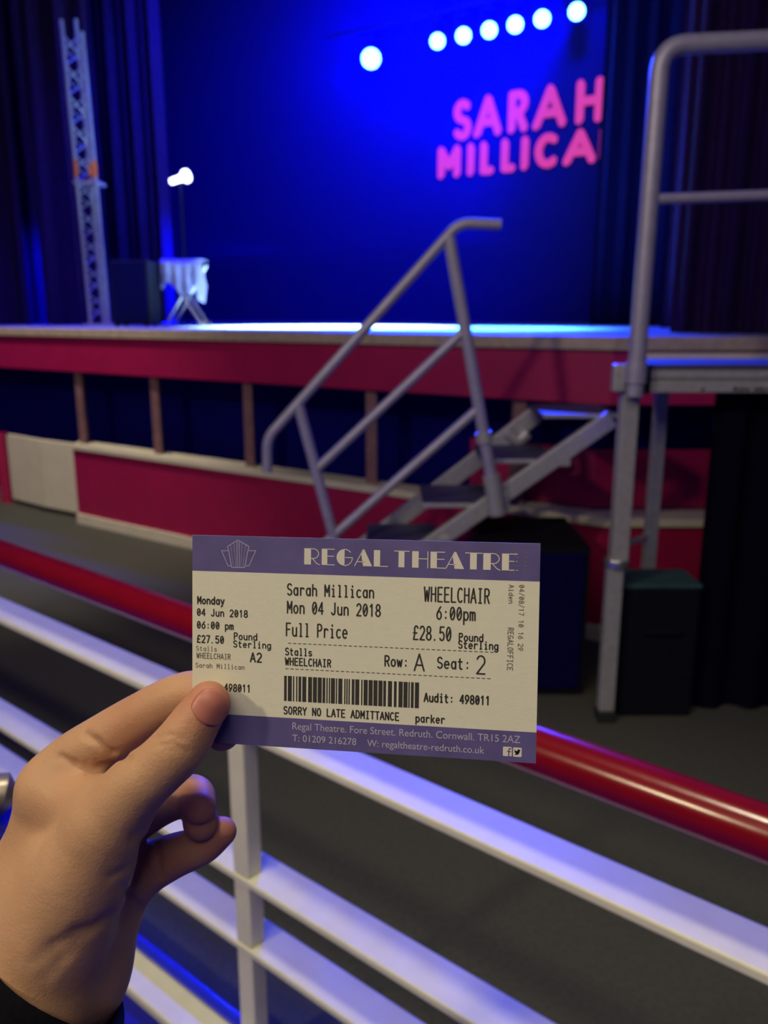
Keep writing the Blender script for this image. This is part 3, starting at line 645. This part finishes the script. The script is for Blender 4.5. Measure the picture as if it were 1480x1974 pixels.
# ------------------------------------------------------------------ barrier in front of the seat
t = empty('barrier', rail(.73, 0, 0), 'long barrier with a red tube handrail over cream flat slats', 'barrier')
b = MB(); b.tube([rail(-1.3, 0, .742), rail(2.3, 0, .738)], .0265, 28); part(b, 'red_handrail', M['rail_red'], t, smooth=True)['label'] = 'glossy red handrail tube'
def slat(z, wd=.064, th=.012, o=0.0):
    b = MB(); q = [rail(-1.3, o - wd / 2, z - th), rail(2.3, o - wd / 2, z - th), rail(2.3, o + wd / 2, z - th), rail(-1.3, o + wd / 2, z - th)]
    b.hexa(q + [p + Vector((0, 0, th)) for p in q]); return b
for z in (.622, .373, .250):
    part(slat(z), 'slat', M['rail_white'], t, bevel=.0025)
def post_seg(s, z0, z1):
    b = MB(); q = [rail(s - .017, -.030, z0), rail(s + .017, -.030, z0), rail(s + .017, .000, z0), rail(s - .017, .000, z0)]
    b.hexa(q + [p + Vector((0, 0, z1 - z0)) for p in q]); return b
for s in (-1.2, .727, 2.2):
    for z0, z1 in ((0.0, .238), (.250, .361), (.373, .610), (.622, .725)):
        part(post_seg(s, z0, z1), 'post', M['rail_white'], t, bevel=.003)
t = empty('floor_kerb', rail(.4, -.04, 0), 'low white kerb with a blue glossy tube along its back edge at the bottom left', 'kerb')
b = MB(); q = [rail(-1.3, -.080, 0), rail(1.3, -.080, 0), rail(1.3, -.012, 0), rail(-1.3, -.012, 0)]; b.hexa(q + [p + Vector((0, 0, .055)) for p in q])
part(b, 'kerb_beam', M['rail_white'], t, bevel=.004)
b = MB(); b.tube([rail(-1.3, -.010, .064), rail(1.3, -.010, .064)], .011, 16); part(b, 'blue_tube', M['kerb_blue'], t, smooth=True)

# armrest at the left edge
t = empty('armrest', (-.30, .55, .80), 'dark padded armrest with a shiny metal end at the left edge behind the wrist', 'armrest')
b = MB(); b.beam((-.36, .50, .826), (-.268, .545, .826), .05, .035, (0.4, -0.9, 0)); part(b, 'pad', M['carpet'], t, bevel=.012)
b = MB(); b.tube([(-.300, .528, .856), (-.286, .533, .863), (-.274, .537, .862), (-.268, .539, .858)], [.013, .0165, .015, .006], 18); part(b, 'metal_end', M['dull_metal'], t, smooth=True)
b = MB(); b.tube([(-.33, .52, .0405), (-.33, .52, .812)], .011, 12); part(b, 'support_tube', M['dark'], t, smooth=True)

# ------------------------------------------------------------------ haze over the stage
b = MB(); b.hexa([bdp(-4.5, -2.1, 1.7), bdp(2.2, -2.1, 1.7), bdp(2.2, -.04, 1.7), bdp(-4.5, -.04, 1.7), bdp(-4.5, -2.1, 5.2), bdp(2.2, -2.1, 5.2), bdp(2.2, -.04, 5.2), bdp(-4.5, -.04, 5.2)])
hz = bpy.data.materials.new('stage_haze'); hz.use_nodes = True; nt = hz.node_tree; nt.nodes.remove(nt.nodes['Principled BSDF'])
vsn = nt.nodes.new('ShaderNodeVolumeScatter'); vsn.inputs['Color'].default_value = (0.0, 0.002, 1, 1); vsn.inputs['Density'].default_value = 0.05; vsn.inputs['Anisotropy'].default_value = 0.3
nt.links.new(vsn.outputs[0], nt.nodes['Material Output'].inputs['Volume'])
o = b.build('haze', hz); tag(o, 'thin blue haze hanging over the stage around the lamps', 'haze', kind='stuff')

# ------------------------------------------------------------------ the ticket
TU, TV, TN = [Vector(a) for a in TICKET_AXES]
TW, TH = TICKET_SIZE
tk = empty('theatre_ticket', TICKET_ORIGIN, 'printed cream and violet theatre ticket pinched between thumb and finger', 'ticket')
tk.rotation_euler = Matrix((TU, TV, TN)).transposed().to_euler()
def tpart(b, name, m, **kw):
    b.v = [(x / 1000, y / 1000, z / 1000) for x, y, z in b.v]
    return b.build(name, m, tk, **kw)
v1 = (BANDS[0][1] + BANDS[1][1]) / 2; v2 = (BANDS[2][1] + BANDS[3][1]) / 2
b = MB()
for a, c, mi in ((0, v2, 1), (v2, v1, 0), (v1, TH, 1)):
    b.add([(0, a, 0), (TW, a, 0), (TW, c, 0), (0, c, 0)], [(0, 1, 2, 3)], mi)
    b.add([(0, a, -.28), (TW, a, -.28), (TW, c, -.28), (0, c, -.28)], [(3, 2, 1, 0)], 0)
for p, q in (((0, 0), (TW, 0)), ((TW, 0), (TW, TH)), ((TW, TH), (0, TH)), ((0, TH), (0, 0))):
    b.add([(*p, -.28), (*q, -.28), (*q, 0), (*p, 0)], [(0, 1, 2, 3)], 0)
tpart(b, 'card', [M['paper'], M['band']])
def text(b, s, u, v, run, cap, wt, turned):
    n = len(s); adv = run / n; sx = adv * .74 / 4; sy = cap / 6; wd = min(.40, .15 * cap * .9) * (0.62 + .38 * wt) * 1.42
    for i, ch in enumerate(s):
        for pl in GL.get(ch, []):
            if turned: P = [(u + y * sy, v - i * adv - x * sx) for x, y in pl]
            else: P = [(u + i * adv + x * sx + adv * .1, v + y * sy) for x, y in pl]
            stroke(b, P, wd, .04, joint=6)
b = MB(); c = MB()
for row in PRINT:
    if row[5] < .8: text(c, *row)
    else: text(b, *row)
for (u0, va), (u1, vb) in ((DASH_ENDS[0], DASH_ENDS[1]), (DASH_ENDS[2], DASH_ENDS[3])):
    v = (va + vb) / 2; n = 40
    for i in range(n):
        x = u0 + (u1 - u0) * i / n; L = (u1 - u0) / n * .66
        b.add([(x, v - .13, .04), (x + L, v - .13, .04), (x + L, v + .13, .04), (x, v + .13, .04)], [(0, 1, 2, 3)])
tpart(b, 'printed_text', M['ink'])
for q in range(5): stroke(c, [(TW - 8.6 + .0 * q, TH - 3.2 - q * 1.5), (TW - 7.4, TH - 3.7 - q * 1.5)], .3, .05); stroke(c, [(TW - 5.2, TH - 3.0 - q * 1.5), (TW - 4.2, TH - 3.6 - q * 1.5)], .25, .05)
tpart(c, 'faded_text', M['faint'])['label'] = 'faded small print'
u0 = (BARCODE[0][0] + BARCODE[3][0]) / 2; u1 = (BARCODE[1][0] + BARCODE[2][0]) / 2; vt = (BARCODE[0][1] + BARCODE[1][1]) / 2; vb = (BARCODE[2][1] + BARCODE[3][1]) / 2
b = MB(); rnd = random.Random(12); x = u0; mod = (u1 - u0) / 96
while x < u1 - mod * .5:
    wd = rnd.choice((1, 1, 2, 2, 3, 3)) * mod * .95; wd = min(wd, u1 - x)
    b.add([(x, vb, .04), (x + wd, vb, .04), (x + wd, vt, .04), (x, vt, .04)], [(0, 1, 2, 3)]); x += wd + rnd.choice((.55, .6, .8, 1.3)) * mod
tpart(b, 'barcode', M['ink'])
# heading in fat-and-thin deco capitals
b = MB(); h0, h1 = HEADING_V; hh = h1 - h0; th = .27
def poly(p): b.add([(x, y, .04) for x, y in p], [tuple(range(len(p)))])
def line(p, wd=th): stroke(b, p, wd, .04, joint=6)
for ch, a, e in HEADING:
    W_ = e - a; X = lambda t: a + W_ * t; Y = lambda t: h0 + hh * t
    if ch in 'REHL':
        wd = .46 if ch != 'H' else .42
        poly([(X(.03), Y(0)), (X(wd), Y(0)), (X(wd), Y(1)), (X(.03), Y(1))])
    if ch == 'E': line([(X(.4), Y(.98)), (X(.98), Y(.98))]); line([(X(.4), Y(.55)), (X(.95), Y(.55))]); line([(X(.4), Y(.02)), (X(1), Y(.02))])
    if ch == 'L': line([(X(.4), Y(.02)), (X(1), Y(.02))])
    if ch == 'H': line([(X(.97), Y(0)), (X(.97), Y(1))]); line([(X(.4), Y(.55)), (X(.97), Y(.55))])
    if ch == 'R': line([(X(.4), Y(.98)), (X(.6), Y(.98))] + [(X(.6) + W_ * .34 * math.cos(R(q)), Y(.68) + hh * .30 * math.sin(R(q))) for q in range(80, -100, -20)] + [(X(.45), Y(.38))]); line([(X(.55), Y(.38)), (X(.82), Y(.08)), (X(1), Y(.0))])
    if ch == 'T': poly([(X(.27), Y(0)), (X(.72), Y(0)), (X(.72), Y(.98)), (X(.27), Y(.98))]); line([(X(-.05), Y(.98)), (X(1.08), Y(.98))])
    if ch == 'A': poly([(X(.48), Y(0)), (X(1), Y(0)), (X(.55), Y(1.02)), (X(.45), Y(1.02)), (X(.36), Y(.83))]); line([(X(0), Y(0)), (X(.48), Y(1))]); line([(X(.12), Y(.26)), (X(.6), Y(.26))])
    if ch == 'G':
        ang = [90 + k * 15 for k in range(13)]
        out = [(X(.5) + W_ * .48 * math.cos(R(q)), Y(.5) + hh * .51 * math.sin(R(q))) for q in ang]
        poly(out)
        line([(X(.5) + W_ * .47 * math.cos(R(q)), Y(.5) + hh * .5 * math.sin(R(q))) for q in range(90, 35, -10)])
        line([(X(.5) + W_ * .47 * math.cos(R(q)), Y(.5) + hh * .5 * math.sin(R(q))) for q in range(-90, 1, 10)] + [(X(.55), Y(.5))])
tpart(b, 'heading_text', M['heading'])
b = MB(); LG = LOGO
def lg(*ids, wd=.26): stroke(b, [LG[i] for i in ids], wd, .04, joint=6)
lg(0, 1, 2, 3, 4, 5, 6, 0, wd=.34); lg(8, 7, 9, 10, wd=.3); lg(12, 11, 13, 14, wd=.3); lg(15, 16, wd=.28); lg(17, 18, wd=.28)
def mid(i, j, t): return (LG[i][0] + (LG[j][0] - LG[i][0]) * t, LG[i][1] + (LG[j][1] - LG[i][1]) * t)
for t_ in (.3, .62): 
    p, q = mid(0, 1, t_), mid(5, 4, t_ * .5); stroke(b, [p, q], .14, .04)
    p, q = mid(2, 1, t_), mid(4, 5, t_ * .5); stroke(b, [p, q], .14, .04)
tpart(b, 'crest_logo', M['pale_line'])
def vera(b, s, u, v, run, cap):
    c = bpy.data.curves.new('tmp', 'FONT'); c.body = s; c.size = 1; o = bpy.data.objects.new('tmp', c); col.objects.link(o)
    bpy.context.view_layer.update(); dg = bpy.context.evaluated_depsgraph_get(); me = o.evaluated_get(dg).to_mesh()
    vs = [p.co.copy() for p in me.vertices]; fs = [tuple(p.vertices) for p in me.polygons]; o.evaluated_get(dg).to_mesh_clear()
    x0 = min(p.x for p in vs); x1 = max(p.x for p in vs); sx = run / (x1 - x0); sy = cap / .70
    b.add([(u + (p.x - x0) * sx, v + p.y * sy, .04) for p in vs], fs)
    bpy.data.objects.remove(o); bpy.data.curves.remove(c)
b = MB()
for s, u, v, run, cap, _, _ in FOOTER: vera(b, s, u, v, run, cap)
tpart(b, 'footer_text', M['footer'])
(i0, i1), (i2, i3) = (ICONS[0], ICONS[1]), (ICONS[2], ICONS[3])
def icon(p, q):
    b = MB(); r = .35; u0, v0, u1, v1_ = p[0], p[1], q[0], q[1]; pts = []
    for cx_, cy_, a0 in ((u1 - r, v1_ - r, 0), (u0 + r, v1_ - r, 90), (u0 + r, v0 + r, 180), (u1 - r, v0 + r, 270)):
        pts += [(cx_ + r * math.cos(R(a0 + k * 22.5)), cy_ + r * math.sin(R(a0 + k * 22.5)), .04) for k in range(5)]
    b.add(pts, [tuple(range(len(pts)))]); return b
b = icon(i0, i1); tpart(b, 'icon_tile', M['heading'])
b = MB(); X = lambda t: i0[0] + (i1[0] - i0[0]) * t; Y = lambda t: i0[1] + (i1[1] - i0[1]) * t
stroke(b, [(X(.66), Y(0.02)), (X(.66), Y(.65)), (X(.72), Y(.80)), (X(.88), Y(.82))], .42, .06); stroke(b, [(X(.5), Y(.5)), (X(.86), Y(.5))], .36, .06)
tpart(b, 'icon_mark', M['band'])
b = icon(i2, i3); tpart(b, 'icon_tile', M['heading'])
b = MB(); X = lambda t: i2[0] + (i3[0] - i2[0]) * t; Y = lambda t: i2[1] + (i3[1] - i2[1]) * t
b.add([(X(x), Y(y), .06) for x, y in ((.15, .24), (.38, .20), (.62, .28), (.76, .5), (.78, .66), (.88, .76), (.76, .77), (.62, .82), (.5, .72), (.5, .6), (.3, .66), (.16, .78), (.18, .56), (.24, .42), (.36, .32))], [tuple(range(15))])
tpart(b, 'icon_mark', M['dark'])

# ------------------------------------------------------------------ the hand that holds it
def seg_d(P, a, b):
    a = np.array(a[:4], np.float32); b_ = np.array(b[:4], np.float32)
    ab = b_[:3] - a[:3]; L = float((ab * ab).sum()) + 1e-9
    t = np.clip(((P - a[:3]) @ ab) / L, 0, 1)
    q = P - a[:3] - t[:, None] * ab
    return np.sqrt((q * q).sum(1)) - (a[3] + t * (b_[3] - a[3]))
def smin(a, b, k):
    h = np.clip(.5 + .5 * (b - a) / k, 0, 1)
    return b + (a - b) * h - k * h * (1 - h)
def spline(nodes, m=10):
    N = np.array(nodes, float); Q = np.vstack([2 * N[0] - N[1], N, 2 * N[-1] - N[-2]]); out = []
    for i in range(1, len(Q) - 2):
        for q in range(m):
            t = q / m; p0, p1, p2, p3 = Q[i - 1:i + 3]
            out.append(.5 * (2 * p1 + (p2 - p0) * t + (2 * p0 - 5 * p1 + 4 * p2 - p3) * t * t + (3 * p1 - p0 - 3 * p2 + p3) * t ** 3))
    return out + [N[-1]]
def chain(P, nodes, k):
    d = None; N = spline(nodes)
    for a, b in zip(N[:-1], N[1:]):
        e = seg_d(P, a, b); d = e if d is None else np.minimum(d, e)
    return d
def hand_field(P):
    H_ = HAND
    palm = chain(P, H_['thenar'], 6)
    palm = smin(palm, chain(P, H_['index_palm'], 6), 14)
    palm = smin(palm, chain(P, H_['heel'], 6), 9)
    palm = smin(palm, chain(P, H_['palm'], 6), 7)
    palm = smin(palm, chain(P, H_['web'], 4), 6)
    idx = chain(P, H_['index'], 3); thumb = chain(P, H_['thumb'], 3)
    mid_ = chain(P, H_['middle'], 2.5); ring = chain(P, H_['ring'], 2.5); pin = chain(P, H_['pinky'], 3)
    d = smin(palm, idx, 5); d = smin(d, thumb, 4)
    d = smin(d, mid_, 2.5); d = smin(d, pin, 3.5); d = smin(d, ring, .9)
    for a, b, r, dep in CREASE:
        e = seg_d(P, (*a, 0), (*b, 0))
        d = d + dep * np.exp(-(e / (r * 1.15)) ** 2)
    return d
def surface_nets(lo, hi, h, field):
    n = [int(math.ceil((hi[i] - lo[i]) / h)) + 1 for i in range(3)]
    ax = [lo[i] + h * np.arange(n[i], dtype=np.float32) for i in range(3)]
    F = np.empty(n, np.float32)
    yz = np.stack(np.meshgrid(ax[1], ax[2], indexing='ij'), -1).reshape(-1, 2)
    cst = 5; ca = [a_[::cst] for a_ in ax]        # coarse pass, then only cells near the surface at full density
    C = field(np.stack(np.meshgrid(*ca, indexing='ij'), -1).reshape(-1, 3)).reshape([len(q) for q in ca])
    near = [np.clip(np.round(np.arange(k) / cst).astype(int), 0, len(ca[i]) - 1) for i, k in enumerate(n)]
    for i in range(n[0]):
        row = C[near[0][i]][np.ix_(near[1], near[2])].reshape(-1).copy(); msk = np.abs(row) < h * cst * 1.4 + 2
        if msk.any():
            P = np.empty((int(msk.sum()), 3), np.float32); P[:, 0] = ax[0][i]; P[:, 1:] = yz[msk]
            row[msk] = field(P)
        F[i] = row.reshape(n[1], n[2])
    S = F < 0
    c = np.zeros([k - 1 for k in n], np.int32); acc = np.zeros([k - 1 for k in n] + [3], np.float32); cnt = np.zeros([k - 1 for k in n], np.float32)
    sl = lambda o, ax_len: slice(o, ax_len - 1 + o)
    offs = [(i, j, k) for i in (0, 1) for j in (0, 1) for k in (0, 1)]
    g = lambda A, o: A[sl(o[0], n[0]), sl(o[1], n[1]), sl(o[2], n[2])]
    for o in offs:
        for a in range(3):
            if o[a]: continue
            p = list(o); p[a] = 1
            fa, fb = g(F, o), g(F, p); cr = (fa < 0) != (fb < 0)
            t = np.where(cr, fa / np.where(cr, fa - fb, 1), 0)
            for q in range(3): acc[..., q] += np.where(cr, (t if q == a else o[q]), 0)
            cnt += cr
    act = cnt > 0; idx = -np.ones(act.shape, np.int64); idx[act] = np.arange(int(act.sum()))
    ijk = np.argwhere(act); V = (ijk + acc[act] / cnt[act][:, None]) * h + np.array(lo)
    faces = []
    for a in range(3):
        b_, c_ = (a + 1) % 3, (a + 2) % 3
        s0 = [slice(None)] * 3; s1 = [slice(None)] * 3; s0[a] = slice(0, -1); s1[a] = slice(1, None)
        E0 = S[tuple(s0)]; E1 = S[tuple(s1)]; E = np.argwhere(E0 != E1)
        E = E[(E[:, b_] > 0) & (E[:, c_] > 0) & (E[:, b_] < n[b_] - 1) & (E[:, c_] < n[c_] - 1)]
        flip = ~E0[tuple(E.T)]
        def at(db, dc):
            q = E.copy(); q[:, b_] += db; q[:, c_] += dc; return idx[tuple(q.T)]
        Q = np.stack([at(-1, -1), at(0, -1), at(0, 0), at(-1, 0)], 1)
        Q[flip] = Q[flip][:, ::-1]; faces.append(Q)
    return V, np.concatenate(faces)
person = empty('person', GRIP, 'bare left hand and dark-sleeved wrist holding up the ticket', 'person', rot=(R(90 - 13.4), 0, 0))
V, Fc = surface_nets((-112, -175, -75), (18, 22, 24), 0.7, hand_field)
me = bpy.data.meshes.new('hand'); me.from_pydata((V / 1000).tolist(), [], Fc.tolist()); me.materials.append(M['skin'])
me.polygons.foreach_set('use_smooth', [True] * len(me.polygons))
fl = np.zeros(len(V), np.float32)
for key, i, rad, amt in (('thumb', 0, 13, .75), ('index', -1, 14, .8), ('ring', -1, 12, .75), ('pinky', -1, 14, .8), ('pinky', 1, 18, .6), ('middle', -1, 14, .7), ('index', 3, 18, .3), ('web', 1, 14, .15)):
    c = np.array(HAND[key][i][:3]); e = np.sqrt(((V - c) ** 2).sum(1)); fl = np.maximum(fl, amt * np.exp(-(e / rad) ** 2 * 1.2))
at = me.attributes.new('flush', 'FLOAT', 'POINT'); at.data.foreach_set('value', fl)
hand = bpy.data.objects.new('hand', me); col.objects.link(hand); hand.parent = person
sm = hand.modifiers.new('smooth', 'SMOOTH'); sm.factor = .5; sm.iterations = 6
# thumb nail: a curved plate riding on the thumb tip
a = Vector(HAND['thumb'][1][:3]); c = Vector(HAND['thumb'][0][:3]); ax = (c - a).normalized(); rT = HAND['thumb'][0][3]
zf = Vector((.45, -.05, 1)); zf = (zf - ax * zf.dot(ax)).normalized(); sd = ax.cross(zf)
vs = []; fs = []; NU, NV_ = 12, 12
for j in range(NV_ + 1):
    v = j / NV_
    for i in range(NU + 1):
        u = i / NU * 2 - 1; half = 56 * math.sqrt(max(0.02, 1 - abs(2 * v - 1) ** 4 * (.55 if v < .5 else .35))); an = R(u * half)
        along = -5.2 + 11.9 * v - 1.6 * u * u * (2 * v - 1)
        r_ = (rT * math.sqrt(1 - .86 * (max(0, along) / rT) ** 2) if along > 0 else rT - along * .10) + .14 + .16 * v
        p = c + ax * along + (zf * math.cos(an) - sd * math.sin(an)) * r_; vs.append(p / 1000)
for j in range(NV_):
    for i in range(NU):
        q = j * (NU + 1) + i; fs.append((q, q + 1, q + NU + 2, q + NU + 1))
b = MB(); b.add(vs, fs); o = b.build('thumbnail', M['nail'], hand); o.data.polygons.foreach_set('use_smooth', [True] * len(o.data.polygons)); sd_ = o.modifiers.new('t', 'SOLIDIFY'); sd_.thickness = .0005
o['label'] = 'pink thumb nail'
# sleeve
wr = Vector((-70.2, -115.8, -30.6))
dv = Vector((-.56, -.80, .25)).normalized(); vs = []; fs = []; n = 40
prof = [(3, 32.5), (0, 33.6), (-1.5, 35), (0, 36.6), (4, 37), (9, 36.6), (20, 38), (45, 42), (80, 47), (130, 53)]
ref = dv.orthogonal().normalized(); o2 = dv.cross(ref)
for s, r_ in prof:
    for k in range(n):
        an = 2 * math.pi * k / n; rr = r_ + .5 * math.sin(5 * an + s * .2)
        vs.append((wr + dv * s + (ref * math.cos(an) + o2 * math.sin(an)) * rr) / 1000)
for j in range(len(prof) - 1):
    for k in range(n): fs.append((j * n + k, j * n + (k + 1) % n, (j + 1) * n + (k + 1) % n, (j + 1) * n + k))
b = MB(); b.add(vs, fs); b.build('sleeve', M['sleeve'], person, smooth=True)['label'] = 'dark sleeve cuff'
